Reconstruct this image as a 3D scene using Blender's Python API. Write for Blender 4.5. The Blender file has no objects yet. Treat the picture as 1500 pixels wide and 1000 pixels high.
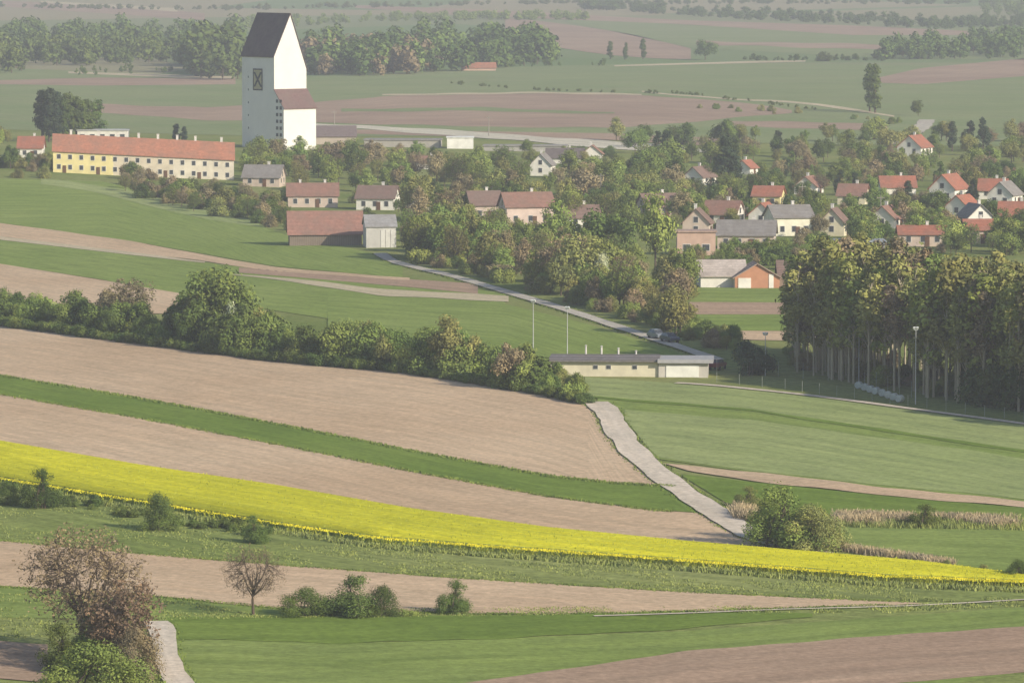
import bpy, math, random
import numpy as np
from mathutils import Vector
random.seed(7); rng=np.random.default_rng(11)
sc=bpy.context.scene
# ---------------------------------------------------------------- survey frame
F=7500.; P=math.atan(598/7500.); H=68.
cp,sp=math.cos(P),math.sin(P)
def sst(a,b,x):
    t=np.clip((x-a)/(b-a),0,1); return t*t*(3-2*t)
def hgt(x,y):
    x=np.asarray(x,float); y=np.asarray(y,float)
    w=sst(350,460,y)*(1-sst(1500,2500,y))
    h=w*(0.8*np.sin(x/95+1)*np.sin(y/140+.5)+0.6*np.sin(x/62-y/170))
    h=h+3.5*np.exp(-((x+170)/60)**2-((y-1470)/190)**2)
    h=h+60*(1-sst(0,330,y))*np.exp(-(x/900)**2)
    return h
def G(u,v):
    u=np.asarray(u,float); v=np.asarray(v,float)
    a=(u-750)/F; c=-(v-500)/F
    dy=cp+sp*c; dz=np.minimum(-sp+cp*c,-0.004)
    t=H/(-dz)
    for i in range(30): t=(H-hgt(a*t,dy*t))/(-dz)*0.7+t*0.3
    return a*t,dy*t,hgt(a*t,dy*t)
def scale_at(u,v):
    x,y,z=G(u,v); return F/(float(y)*cp+(H-float(z))*sp)
# ---------------------------------------------------------------- helpers
def mesh_obj(name,V,Fc,mats,M=None,parent=None,uv=None,smooth=False,link=True):
    me=bpy.data.meshes.new(name)
    V=np.asarray(V,float)
    Fl=Fc.tolist() if isinstance(Fc,np.ndarray) else Fc
    me.from_pydata(V.tolist(),[],Fl)
    for m in mats: me.materials.append(m)
    if M is not None: me.polygons.foreach_set("material_index",np.asarray(M,dtype=np.int32))
    if uv is not None:
        l=me.uv_layers.new(name="UVMap")
        idx=np.zeros(len(me.loops),dtype=np.int32); me.loops.foreach_get("vertex_index",idx)
        l.data.foreach_set("uv",np.asarray(uv,float)[idx].ravel())
    if smooth: me.polygons.foreach_set("use_smooth",[True]*len(me.polygons))
    me.update()
    if not link: return me
    ob=bpy.data.objects.new(name,me); sc.collection.objects.link(ob)
    if parent: ob.parent=parent
    return ob
def empty(name,loc,rz=0):
    e=bpy.data.objects.new(name,None); e.location=loc; e.rotation_euler=(0,0,rz); e.empty_display_size=.5
    sc.collection.objects.link(e); return e
class B:
    """accumulates polygons"""
    def __init__(s): s.V=[]; s.F=[]; s.M=[]
    def poly(s,pts,m=0):
        n=len(s.V); s.V+= [tuple(p) for p in pts]; s.F.append(list(range(n,n+len(pts)))); s.M.append(m)
    def box(s,x0,x1,y0,y1,z0,z1,m=0):
        n=len(s.V)
        s.V+=[(x0,y0,z0),(x1,y0,z0),(x1,y1,z0),(x0,y1,z0),(x0,y0,z1),(x1,y0,z1),(x1,y1,z1),(x0,y1,z1)]
        for f in ((0,3,2,1),(4,5,6,7),(0,1,5,4),(1,2,6,5),(2,3,7,6),(3,0,4,7)):
            s.F.append([n+i for i in f]); s.M.append(m)
    def prism(s,base,top,m=0):
        n=len(s.V); k=len(base); s.V+=[tuple(p) for p in base]+[tuple(p) for p in top]
        s.F.append([n+i for i in range(k)][::-1]); s.M.append(m)
        s.F.append([n+k+i for i in range(k)]); s.M.append(m)
        for i in range(k):
            j=(i+1)%k; s.F.append([n+i,n+j,n+k+j,n+k+i]); s.M.append(m)
    def cyl(s,p0,p1,r0,r1,k=10,m=0):
        p0=Vector(p0);p1=Vector(p1); d=(p1-p0).normalized()
        a=d.orthogonal().normalized(); b=d.cross(a)
        A=[p0+(a*math.cos(t)+b*math.sin(t))*r0 for t in [2*math.pi*i/k for i in range(k)]]
        C=[p1+(a*math.cos(t)+b*math.sin(t))*r1 for t in [2*math.pi*i/k for i in range(k)]]
        s.prism(A,C,m)
    def obj(s,name,mats,parent=None,smooth=False): return mesh_obj(name,s.V,s.F,mats,s.M,parent,smooth=smooth)
# ---------------------------------------------------------------- materials
def newmat(name):
    m=bpy.data.materials.new(name); m.use_nodes=True
    nt=m.node_tree; nt.nodes.clear()
    out=nt.nodes.new('ShaderNodeOutputMaterial'); return m,nt,out
def N(nt,t,**k):
    n=nt.nodes.new(t)
    for a,b in k.items():
        if a in n.inputs: n.inputs[a].default_value=b
        else: setattr(n,a,b)
    return n
def mixc(nt,f,a,b,blend='MIX'):
    n=nt.nodes.new('ShaderNodeMix'); n.data_type='RGBA'; n.blend_type=blend
    for s,v in ((n.inputs[0],f),(n.inputs[6],a),(n.inputs[7],b)):
        if isinstance(v,bpy.types.NodeSocket): nt.links.new(v,s)
        elif isinstance(v,(tuple,list)): s.default_value=(*v[:3],1)
        else: s.default_value=v
    return n.outputs[2]
def rampf(nt,src,a,b):
    n=nt.nodes.new('ShaderNodeMapRange'); n.inputs[1].default_value=a; n.inputs[2].default_value=b
    nt.links.new(src,n.inputs[0]); return n.outputs[0]
def noise(nt,vec,scale,detail=4,rough=.6,mp=None):
    if mp:
        m=nt.nodes.new('ShaderNodeMapping'); m.inputs['Scale'].default_value=mp; nt.links.new(vec,m.inputs[0]); vec=m.outputs[0]
    n=N(nt,'ShaderNodeTexNoise',Scale=scale,Detail=detail,Roughness=rough); nt.links.new(vec,n.inputs['Vector']); return n.outputs['Fac']
def fin(nt,out,col,rough=.9,bump=None,bs=.3,bd=.1,spec=.15):
    if spec==0: p=nt.nodes.new('ShaderNodeBsdfDiffuse'); cs=p.inputs['Color']
    else:
        p=N(nt,'ShaderNodeBsdfPrincipled',Roughness=rough); p.inputs['Specular IOR Level'].default_value=spec; cs=p.inputs['Base Color']
    if isinstance(col,tuple): cs.default_value=(*col,1)
    else: nt.links.new(col,cs)
    nt.links.new(p.outputs[0],out.inputs[0])
def field_mat(name,c1,c2,c3=None,rows=.5,bs=.4,row_amt=.5,mot=.5,fine_amt=.65):
    m,nt,out=newmat(name)
    uv=nt.nodes.new('ShaderNodeUVMap').outputs[0]; pos=nt.nodes.new('ShaderNodeNewGeometry').outputs['Position']
    big=rampf(nt,noise(nt,pos,.014,2,.6),.35,.65)
    col=mixc(nt,big,c1,c2)
    row=rampf(nt,noise(nt,uv,1,3,.65,(.010,rows,1)),.3,.7)
    dk=tuple(.72*x for x in c1)
    f=nt.nodes.new('ShaderNodeMath'); f.operation='MULTIPLY'; nt.links.new(row,f.inputs[0]); f.inputs[1].default_value=row_amt
    col=mixc(nt,f.outputs[0],col,c3 or dk)
    mid=noise(nt,uv,1,3,.7,(.05,.22,1))
    col=mixc(nt,mot,col,mixc(nt,rampf(nt,mid,.3,.7),(.72,.75,.72),(1.28,1.24,1.18)),'MULTIPLY')
    fine=noise(nt,pos,1.1,3,.8)
    col=mixc(nt,fine_amt,col,mixc(nt,rampf(nt,fine,.3,.72),(.62,.62,.62),(1.36,1.36,1.36)),'MULTIPLY')
    fin(nt,out,col,.95,None,bs,.25,0); return m
def plain_mat(name,c,var=.12,sc_=1.2,rough=.85,spec=.2,bs=.1):
    m,nt,out=newmat(name)
    pos=nt.nodes.new('ShaderNodeTexCoord').outputs['Object']
    f=noise(nt,pos,sc_,4,.6)
    a=tuple(max(0,x*(1-var)) for x in c); b=tuple(min(1,x*(1+var)) for x in c)
    fin(nt,out,mixc(nt,rampf(nt,f,.3,.7),a,b),rough,None,bs,.05,spec); return m
def roof_mat(name,c):
    m,nt,out=newmat(name)
    tc=nt.nodes.new('ShaderNodeTexCoord').outputs['Object']
    w=N(nt,'ShaderNodeTexWave',Scale=1.1,Distortion=.6,Detail=2); w.bands_direction='Z'; nt.links.new(tc,w.inputs[0])
    f=noise(nt,tc,1.3,4,.7); f2=noise(nt,tc,.35,2,.5)
    col=mixc(nt,rampf(nt,f,.3,.7),tuple(.68*x for x in c),tuple(min(1,1.28*x) for x in c))
    col=mixc(nt,rampf(nt,f2,.35,.7),col,mixc(nt,.5,col,(.2,.17,.14)))
    col=mixc(nt,rampf(nt,w.outputs['Fac'],0,.5),tuple(.65*x for x in c),col)
    fin(nt,out,col,.85,None,.3,.05,0); return m
def leaf_mat(name,c1,c2,vary=True):
    m,nt,out=newmat(name)
    g=nt.nodes.new('ShaderNodeNewGeometry'); oi=nt.nodes.new('ShaderNodeObjectInfo')
    col=mixc(nt,g.outputs['Random Per Island'],c1,c2)
    pn=rampf(nt,noise(nt,g.outputs['Position'],.3,1,.6),.3,.7)
    col=mixc(nt,pn,mixc(nt,1.,col,(.78,.81,.87),'MULTIPLY'),mixc(nt,1.,col,(1.24,1.18,1.03),'MULTIPLY'))
    if vary:
        h=nt.nodes.new('ShaderNodeHueSaturation')
        r=nt.nodes.new('ShaderNodeMapRange'); nt.links.new(oi.outputs['Random'],r.inputs[0]); r.inputs[3].default_value=.484; r.inputs[4].default_value=.52
        nt.links.new(r.outputs[0],h.inputs['Hue']); nt.links.new(col,h.inputs['Color'])
        fr=N(nt,'ShaderNodeMath'); fr.operation='MULTIPLY'; fr.inputs[1].default_value=17.3; nt.links.new(oi.outputs['Random'],fr.inputs[0])
        fr2=N(nt,'ShaderNodeMath'); fr2.operation='FRACT'; nt.links.new(fr.outputs[0],fr2.inputs[0])
        r2=nt.nodes.new('ShaderNodeMapRange'); nt.links.new(fr2.outputs[0],r2.inputs[0]); r2.inputs[3].default_value=.78; r2.inputs[4].default_value=1.28
        nt.links.new(r2.outputs[0],h.inputs['Value']); col=h.outputs[0]
    d=nt.nodes.new('ShaderNodeBsdfDiffuse'); nt.links.new(col,d.inputs[0]); nt.links.new(d.outputs[0],out.inputs[0])
    return m
SOIL=field_mat('dry_soil',(.55,.395,.265),(.64,.48,.335),(.48,.345,.225),.22,.5,.5)
SOIL2=field_mat('dark_soil',(.40,.275,.20),(.48,.345,.25),None,.2,.5,.6)
SOILF=field_mat('far_soil',(.35,.245,.19),(.44,.32,.24),None,.04,.1,.4)
PALE=field_mat('pale_stubble',(.52,.44,.30),(.6,.51,.36),None,.3,.3,.4)
YARD=field_mat('pale_gravel',(.60,.55,.46),(.7,.64,.53),(.45,.42,.34),.12,.3,.6,.8)
WHEAT=field_mat('winter_wheat',(.21,.28,.075),(.26,.32,.10),(.185,.245,.06),.25,.4,.6,.8)
WHEAT2=field_mat('young_wheat',(.29,.345,.135),(.335,.375,.165),(.245,.30,.11),.3,.4,.6,.8)
DKGR=field_mat('lucerne',(.155,.23,.045),(.20,.27,.06),None,.3,.6,.5,.7)
GRASS=field_mat('meadow_grass',(.21,.265,.075),(.31,.335,.125),(.17,.205,.065),.25,.8,.7,1,.9)
FARG=field_mat('far_green',(.19,.255,.105),(.24,.29,.13),(.26,.265,.15),.03,.1,.6)
ROADM=field_mat('gravel_track',(.64,.55,.46),(.73,.63,.53),(.50,.42,.32),.9,.3,.5)
ASPH=field_mat('worn_asphalt',(.50,.45,.39),(.56,.51,.44),None,.8,.2,.3)
RAPEU=field_mat('rapeseed_canopy',(.60,.565,.03),(.72,.66,.03),(.47,.48,.05),.35,.8,.6,.7)
# ---------------------------------------------------------------- ground
def build_ground():
    xs=np.concatenate([-np.geomspace(40000,720,26)[:-1],np.arange(-700,701,20.),np.geomspace(720,40000,26)[1:]])
    ys=np.concatenate([np.linspace(-3000,-100,10),np.arange(-60,380,20.),np.arange(380,2300,16.),np.geomspace(2300,60000,50)])
    X,Y=np.meshgrid(xs,ys); Z=hgt(X,Y)
    V=np.stack([X,Y,Z],-1).reshape(-1,3); nx=len(xs); ny=len(ys)
    i=np.arange(nx-1); j=np.arange(ny-1); I,J=np.meshgrid(i,j); a=(J*nx+I).ravel()
    Fc=np.stack([a,a+1,a+nx+1,a+nx],-1)
    m,nt,out=newmat('ground_mix')
    pos=nt.nodes.new('ShaderNodeNewGeometry').outputs['Position']
    mp=nt.nodes.new('ShaderNodeMapping'); mp.inputs['Scale'].default_value=(.0022,.0011,0); mp.inputs['Rotation'].default_value=(0,0,.35); nt.links.new(pos,mp.inputs[0])
    vo=N(nt,'ShaderNodeTexVoronoi',Scale=1.3); nt.links.new(mp.outputs[0],vo.inputs['Vector'])
    sep=nt.nodes.new('ShaderNodeSeparateColor'); nt.links.new(vo.outputs['Color'],sep.inputs[0])
    col=mixc(nt,rampf(nt,noise(nt,pos,.02,3),.35,.65),(.17,.215,.06),(.26,.275,.10))
    far=mixc(nt,rampf(nt,sep.outputs[0],.2,.8),(.17,.24,.10),(.33,.29,.18))
    sx=nt.nodes.new('ShaderNodeSeparateXYZ'); nt.links.new(pos,sx.inputs[0])
    col=mixc(nt,rampf(nt,sx.outputs['Y'],1900,2200),col,far)
    fine=noise(nt,pos,.8,4,.75)
    col=mixc(nt,.6,col,mixc(nt,rampf(nt,fine,.3,.7),(.5,.5,.5),(1.4,1.4,1.4)),'MULTIPLY')
    fin(nt,out,col,.95,None,.5,.3,0)
    mesh_obj('ground',V,Fc,[m],smooth=True)
build_ground()
def pl(pts,u):
    xs=[p[0] for p in pts]; ys=[p[1] for p in pts]
    r=np.interp(u,xs,ys); u=np.asarray(u,float)
    if len(pts)>1:
        a=(ys[1]-ys[0])/(xs[1]-xs[0]); b=(ys[-1]-ys[-2])/(xs[-1]-xs[-2])
        r=np.where(u<xs[0],ys[0]+a*(u-xs[0]),r); r=np.where(u>xs[-1],ys[-1]+b*(u-xs[-1]),r)
    return r
def field(name,mat,layer,top,bot,u0,u1,lift=0.,skirt=None,wob=.0):
    nc=max(6,int((u1-u0)/12)); us=np.linspace(u0,u1,nc)
    t=pl(top,us); b=np.maximum(pl(bot,us),t+.01)
    if wob:
        ph=rng.random(4)*9
        t=t+wob*(np.sin(us/17+ph[0])+np.sin(us/41+ph[1])); b=b+wob*(np.sin(us/19+ph[2])+np.sin(us/37+ph[3]))
        b=np.maximum(b,t+.01)
    _,yt,_=G(us,t); _,yb,_=G(us,b)
    nr=int(np.clip(np.max(yt-yb)/14,2,60))
    k=np.linspace(0,1,nr+1)[:,None]
    xt,yt,_=G(us,t); xb,yb,_=G(us,b)
    X=xt[None]*(1-k)+xb[None]*k; Y=yt[None]*(1-k)+yb[None]*k; Z=hgt(X,Y)+.05+.03*layer+lift
    V=np.stack([X,Y,Z],-1).reshape(-1,3)
    mid=(nr//2); al=np.concatenate([[0],np.cumsum(np.hypot(np.diff(X[mid]),np.diff(Y[mid])))])
    ac=np.hypot(X-X[0][None],Y-Y[0][None])
    UV=np.stack([np.broadcast_to(al[None],X.shape)+layer*137,ac],-1).reshape(-1,2)
    I,J=np.meshgrid(np.arange(nc-1),np.arange(nr)); a=(J*nc+I).ravel()
    Fc=np.stack([a,a+nc,a+nc+1,a+1],-1); M=np.zeros(len(Fc),int); mats=[mat]
    if skirt is not None:
        n0=len(V); e=V[-nc:].copy(); e2=e.copy(); e2[:,2]-=lift+.05
        V=np.concatenate([V,e2]); UV=np.concatenate([UV,UV[-nc:]])
        i=np.arange(nc-1); F2=np.stack([n0-nc+i,n0+i,n0+i+1,n0-nc+i+1],-1); Fc=np.concatenate([Fc,F2]); M=np.concatenate([M,np.ones(len(F2),int)]); mats=[mat,skirt]
    return mesh_obj(name,V,Fc,mats,M,uv=UV,smooth=True)
def ribbon(name,mat,layer,pts,width,step=4.):
    pts=np.array(pts,float); x,y,_=G(pts[:,0],pts[:,1]); Pw=np.stack([x,y],-1)
    out=[]; n=len(Pw)
    for i in range(n-1):
        p0=Pw[max(i-1,0)];p1=Pw[i];p2=Pw[i+1];p3=Pw[min(i+2,n-1)]
        m=max(2,int(np.linalg.norm(p2-p1)/step))
        for t in np.arange(m)/m:
            out.append(.5*((2*p1)+(-p0+p2)*t+(2*p0-5*p1+4*p2-p3)*t*t+(-p0+3*p1-3*p2+p3)*t**3))
    out.append(Pw[-1]); C=np.array(out); T=np.gradient(C,axis=0); T/=np.linalg.norm(T,axis=1)[:,None]; Nn=np.stack([-T[:,1],T[:,0]],-1)
    k=5; offs=np.linspace(-.5,.5,k); wv=width*(1+.07*np.sin(np.arange(len(C))*.9)+.05*rng.normal(size=len(C)))
    X=C[:,None,0]+Nn[:,None,0]*offs[None]*wv[:,None]; Y=C[:,None,1]+Nn[:,None,1]*offs[None]*wv[:,None]
    Z=hgt(X,Y)+.05+.03*layer
    V=np.stack([X,Y,Z],-1).reshape(-1,3)
    al=np.concatenate([[0],np.cumsum(np.linalg.norm(np.diff(C,axis=0),axis=1))])
    UV=np.stack([np.broadcast_to(al[:,None],X.shape),np.broadcast_to((offs*width)[None],X.shape)],-1).reshape(-1,2)
    I,J=np.meshgrid(np.arange(k-1),np.arange(len(C)-1)); a=(J*k+I).ravel()
    mesh_obj(name,V,np.stack([a,a+1,a+k+1,a+k],-1),[mat],uv=UV,smooth=True)
    return C,Nn,width
L,R=-260,1760
# near fields
field('meadow_ground',GRASS,0,[(0,790),(1300,880),(1500,880)],[(0,1120),(1500,1120)],L,R)
field('ploughed_field',SOIL2,2,[(600,1012),(800,985),(1000,955),(1250,935),(1500,918)],[(600,1090),(1000,1045),(1300,1003),(1500,985)],560,R,wob=.4)
field('wheat_field',WHEAT,1,[(240,935),(500,943),(750,935),(1000,925),(1500,890)],[(240,1120),(600,1120),(700,1120),(1500,985)],240,R)
field('lucerne_field',DKGR,2,[(232,905),(700,902),(1050,897),(1200,899)],[(240,936),(500,943),(750,935),(1000,922),(1200,903)],232,1190,wob=.6)
field('grass_strip',WHEAT,1,[(0,860),(200,872),(420,893)],[(0,905),(200,907),(430,903)],L,430)
field('ploughed_field',SOIL,3,[(0,793),(200,812),(450,832),(700,850),(1000,868),(1300,882),(1360,885)],[(0,860),(200,872),(420,893),(700,900),(900,899),(1300,887),(1360,886)],L,1355,wob=.5)
field('ploughed_field',SOIL2,3,[(0,940),(60,945),(230,950)],[(0,995),(60,1000),(230,1000)],L,70)
field('grass_bank',GRASS,2,[(0,700),(400,765),(700,800),(1100,830),(1500,855)],[(0,793),(200,812),(450,832),(700,850),(1000,868),(1300,882),(1500,880)],L,R)
RT=[(0,655),(200,690),(400,720),(600,755),(800,783),(1000,803),(1200,820),(1350,833),(1500,853)]
RB=[(0,712),(200,745),(400,778),(550,800),(700,812),(900,826),(1100,841),(1300,857),(1500,865)]
GT=[(0,550),(200,583),(400,620),(600,660),(800,697),(900,708),(975,712),(1000,713)]
GB=[(0,578),(200,612),(400,650),(600,690),(800,727),(950,747),(1025,752),(1040,753)]
field('ploughed_field',SOIL,1,GB,[(0,652),(200,686),(400,716),(600,751),(800,779),(1000,799),(1200,817),(1260,824)],L,1040)
field('ploughed_field',SOIL,1,[(1040,753),(1100,782),(1180,808),(1260,823)],[(1040,803),(1200,817),(1260,823.5)],1040,1255)
field('grass_margin',DKGR,3,[(0,648),(200,682),(400,713),(600,748),(800,776),(1000,798),(1200,816),(1300,828)],[(0,660),(200,694),(400,724),(600,759),(800,787),(1000,807),(1200,822),(1300,832)],L,1300,wob=.5)
field('wheat_strip',DKGR,2,GT,GB,L,985,wob=.5)
field('wheat_strip',DKGR,2,[(985,713),(1040,750)],[(985,749),(1025,752),(1040,753)],985,1038)
HT=[(0,470),(200,496),(400,522),(600,542),(800,575),(862,590)]
field('ploughed_field',SOIL,1,HT,GT,L,862)
field('ploughed_field',SOIL,1,[(862,590),(885,625),(915,665),(980,712)],[(862,704),(900,708),(980,712.5)],862,980)
field('rapeseed_field',RAPEU,4,RT,[(a,b-4) for a,b in RB],L,R,lift=.78,skirt=WHEAT)
# right fields
field('wheat_field',WHEAT2,1,[(855,552),(1050,566),(1200,582),(1350,602),(1500,622)],[(870,583),(1100,601),(1300,631),(1500,661)],857,R)
field('wheat_field',WHEAT,1,[(870,583),(1100,601),(1300,631),(1500,661)],[(870,590),(905,600),(960,672),(1100,692),(1300,715),(1500,735)],875,R)
field('wheat_field',WHEAT2,2,[(905,600),(1100,616),(1300,643),(1500,672)],[(905,602),(960,670),(1100,690),(1300,712),(1500,731)],915,R,wob=.4)
field('grass_margin',DKGR,3,[(870,581),(1100,600),(1300,630),(1500,660)],[(870,584),(1100,603),(1300,634),(1500,664)],870,R,wob=.3)
field('ploughed_strip',SOIL,3,[(970,679),(1100,692),(1300,715),(1500,735)],[(970,680),(1010,691),(1100,705),(1300,727),(1500,744)],970,R,wob=.5)
field('lucerne_field',DKGR,1,[(1000,695),(1100,706),(1300,727),(1500,744)],[(1000,698),(1060,735),(1120,760),(1300,768),(1500,775)],1000,R)
field('wheat_field',WHEAT,2,[(1200,768),(1300,770),(1500,775)],[(1200,796),(1300,815),(1400,832),(1500,840)],1190,R,wob=.5)
# middle distance left
field('wheat_field',WHEAT,1,[(0,262),(150,266),(300,300),(420,345),(560,374),(600,385)],[(0,327),(200,355),(400,390),(560,405),(600,408)],L,590)
field('meadow',WHEAT2,2,[(0,258),(100,266),(300,297),(380,325)],[(0,262),(130,280),(300,322),(380,333)],60,380,wob=.3)
field('ploughed_field',SOIL,2,[(0,327),(200,355),(300,374),(400,392),(600,408)],[(0,347),(200,372),(300,383),(400,398),(600,411)],L,600,wob=.3)
field('stubble_strip',PALE,3,[(0,347),(200,371),(300,384)],[(0,352),(200,375),(300,386)],L,300)
field('wheat_field',WHEAT,1,[(0,350),(200,373),(400,397),(600,410),(740,430)],[(0,387),(150,410),(300,440),(500,470),(600,480),(740,500)],L,740)
field('stubble_strip',PALE,3,[(340,402),(430,409),(560,424),(740,434)],[(340,403),(430,414),(560,434),(750,443)],340,745,wob=.3)
field('ploughed_field',SOIL2,2,[(350,392),(450,400),(620,411)],[(350,400),(450,408),(620,423),(700,431)],350,700)
field('ploughed_field',SOIL,2,[(0,387),(150,411),(262,430)],[(0,440),(150,460),(262,460)],L,262)
field('wheat_field',WHEAT,2,[(480,432),(560,437),(740,446),(860,475),(1000,519),(1030,530)],[(480,490),(560,500),(740,520),(860,528),(1000,531),(1030,532)],480,1030)
# right middle
field('wheat_strip',WHEAT,1,[(1000,421),(1190,424)],[(1000,443),(1190,444)],1000,1200)
field('ploughed_strip',SOIL2,2,[(1010,443),(1190,444)],[(1010,461),(1190,461)],1010,1200)
field('wheat_strip',WHEAT,1,[(1000,461),(1190,461)],[(1000,485),(1190,485)],1010,1200)
field('ploughed_strip',SOIL,2,[(1070,485),(1190,486)],[(1070,498),(1190,500)],1060,1200)
# far fields
field('far_field',FARG,1,[(0,100),(400,115),(700,100),(1000,92),(1500,98)],[(0,190),(400,200),(700,200),(1100,210),(1500,215)],L,R)
field('far_ploughed_field',SOILF,2,[(130,152),(300,158),(460,150),(560,142),(750,137),(950,140),(1080,150),(1160,162)],[(130,165),(300,176),(500,181),(700,186),(900,188),(1000,180),(1160,166)],130,1160,wob=.5)
field('far_field',FARG,3,[(500,160),(700,158),(900,165)],[(500,164),(700,163),(900,168)],500,900,wob=.5)
field('far_ploughed_field',PALE,3,[(560,139),(760,135),(960,138)],[(560,141),(760,137.5),(960,140)],560,940,wob=.4)
field('far_ploughed_field',SOILF,2,[(0,118),(150,114),(345,116)],[(0,124),(150,126),(345,124)],L,345)
field('far_ploughed_field',PALE,2,[(130,106),(330,112)],[(130,109),(330,117)],100,345)
field('far_ploughed_field',SOILF,2,[(500,190),(900,196),(1060,203)],[(500,196),(900,206),(1060,215)],480,1060)
field('far_ploughed_field',SOILF,2,[(1270,118),(1350,100),(1500,86)],[(1270,121),(1350,124),(1500,112)],1270,R)
field('far_ploughed_field',SOILF,2,[(1100,178),(1300,182)],[(1100,186),(1300,192)],1060,1300,wob=.5)
field('stubble_strip',PALE,3,[(940,134),(1050,143),(1200,152),(1330,172)],[(940,135.5),(1050,145),(1200,155),(1330,175)],940,1310,wob=.5)
field('stubble_strip',PALE,3,[(900,96),(1100,90),(1180,89)],[(900,98),(1100,93),(1180,91)],900,1180)
field('far_ploughed_field',SOILF,2,[(740,26),(850,38),(940,54),(1012,72)],[(740,48),(800,68),(900,82),(1012,88)],740,1012,wob=.4)
field('far_field',FARG,2,[(800,15),(1000,38),(1300,40),(1500,40)],[(800,27),(900,47),(1010,70),(1300,86),(1500,88)],830,R)
field('far_ploughed_field',SOILF,3,[(1010,60),(1300,66)],[(1010,66),(1300,73)],1020,1290,wob=.6)
field('far_ploughed_field',SOILF,3,[(520,8),(700,14),(1000,30),(1250,38),(1420,46)],[(520,12),(700,24),(1000,36),(1250,52),(1420,52)],520,1420)
field('far_ploughed_field',SOILF,3,[(0,2),(150,6),(300,20)],[(0,10),(150,20),(300,30)],L,300)
field('far_ploughed_field',PALE,4,[(100,4),(250,12)],[(100,7),(250,17)],60,260)
field('gravel_yard',YARD,4,[(455,181),(530,184),(700,194),(900,208),(1060,220)],[(455,187),(530,190),(700,202),(900,219),(1060,226)],455,1060,wob=.5)
# roads
TR1=ribbon('dirt_track',ROADM,6,[(872,590),(890,605),(905,632),(934,668),(985,710),(1045,750),(1105,786),(1180,808),(1250,823),(1310,832)],3.7)
TR2=ribbon('village_road',ASPH,6,[(556,372),(575,383),(610,393),(665,406),(740,428),(820,452),(900,478),(970,501),(1050,528)],2.7)
TR3=ribbon('dirt_track',ROADM,6,[(228,912),(238,926),(241,950),(252,985),(272,1015),(300,1060)],2.5)
ribbon('gravel_path',ROADM,5,[(990,562),(1050,566),(1200,582),(1350,602),(1500,622),(1700,652)],1.6)
ribbon('farm_track',ROADM,5,[(870,904),(1000,900),(1150,894),(1330,889),(1500,880),(1650,872)],.6)
ribbon('far_road',ASPH,5,[(1300,212),(1330,200),(1350,187),(1358,176)],6)
# ---------------------------------------------------------------- vegetation
BARK=plain_mat('bark',(.13,.10,.075),.3,4,.9,0); BARKL=plain_mat('pale_bark',(.46,.40,.29),.3,3,.9,0)
LM={'fresh':leaf_mat('leaf_fresh',(.21,.265,.065),(.265,.31,.085)),
    'green':leaf_mat('leaf_green',(.145,.20,.05),(.195,.25,.068)),
    'dark':leaf_mat('leaf_dark',(.085,.125,.035),(.12,.16,.045)),
    'olive':leaf_mat('leaf_olive',(.20,.21,.07),(.26,.26,.09)),
    'brown':leaf_mat('leaf_bud',(.21,.17,.10),(.28,.225,.135)),
    'walnut':leaf_mat('leaf_walnut',(.22,.155,.10),(.30,.22,.15)),
    'conif':leaf_mat('needle',(.045,.068,.036),(.065,.09,.05)),
    'white':leaf_mat('blossom',(.5,.52,.40),(.3,.36,.19)),
    'poplar':leaf_mat('leaf_poplar',(.215,.225,.07),(.28,.28,.095))}
def unit(n):
    v=rng.normal(size=(n,3)); return v/np.linalg.norm(v,axis=1)[:,None]
def leafquads(Pt,Nr,sz):
    n=len(Pt); Nr=Nr/np.linalg.norm(Nr,axis=1)[:,None]; r=unit(n); a=np.cross(Nr,r); a/=np.linalg.norm(a,axis=1)[:,None]+1e-9; b=np.cross(Nr,a)
    s=(sz*(.6+.8*rng.random(n)))[:,None]; s2=s*(.5+.5*rng.random(n))[:,None]
    k=(rng.random((n,1))-.5)*s
    V=np.stack([Pt-a*s-b*s2*.4,Pt-b*s2+a*k,Pt+a*s+b*s2*.3,Pt+b*s2-a*k],1).reshape(-1,3)
    return V,np.arange(4*n).reshape(-1,4)
class Proto:
    def __init__(s): s.V=[];s.F=[];s.M=[];s.n=0
    def add(s,V,Fc,m): s.V.append(V); s.F.append(Fc+s.n); s.M.append(np.full(len(Fc),m)); s.n+=len(V)
    def seg(s,p0,p1,r0,r1,k=5):
        p0=np.array(p0,float);p1=np.array(p1,float); d=p1-p0; d/=np.linalg.norm(d)+1e-9
        a=np.cross(d,[.31,.9,.17]); a/=np.linalg.norm(a)+1e-9; b=np.cross(d,a)
        t=np.arange(k)*2*np.pi/k; c=np.cos(t)[:,None]*a+np.sin(t)[:,None]*b
        V=np.concatenate([p0+c*r0,p1+c*r1]); i=np.arange(k); j=(i+1)%k
        s.add(V,np.stack([i,j,k+j,k+i],-1),0)
    def done(s): 
        s.V=np.concatenate(s.V);s.F=np.concatenate(s.F);s.M=np.concatenate(s.M); return s
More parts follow.
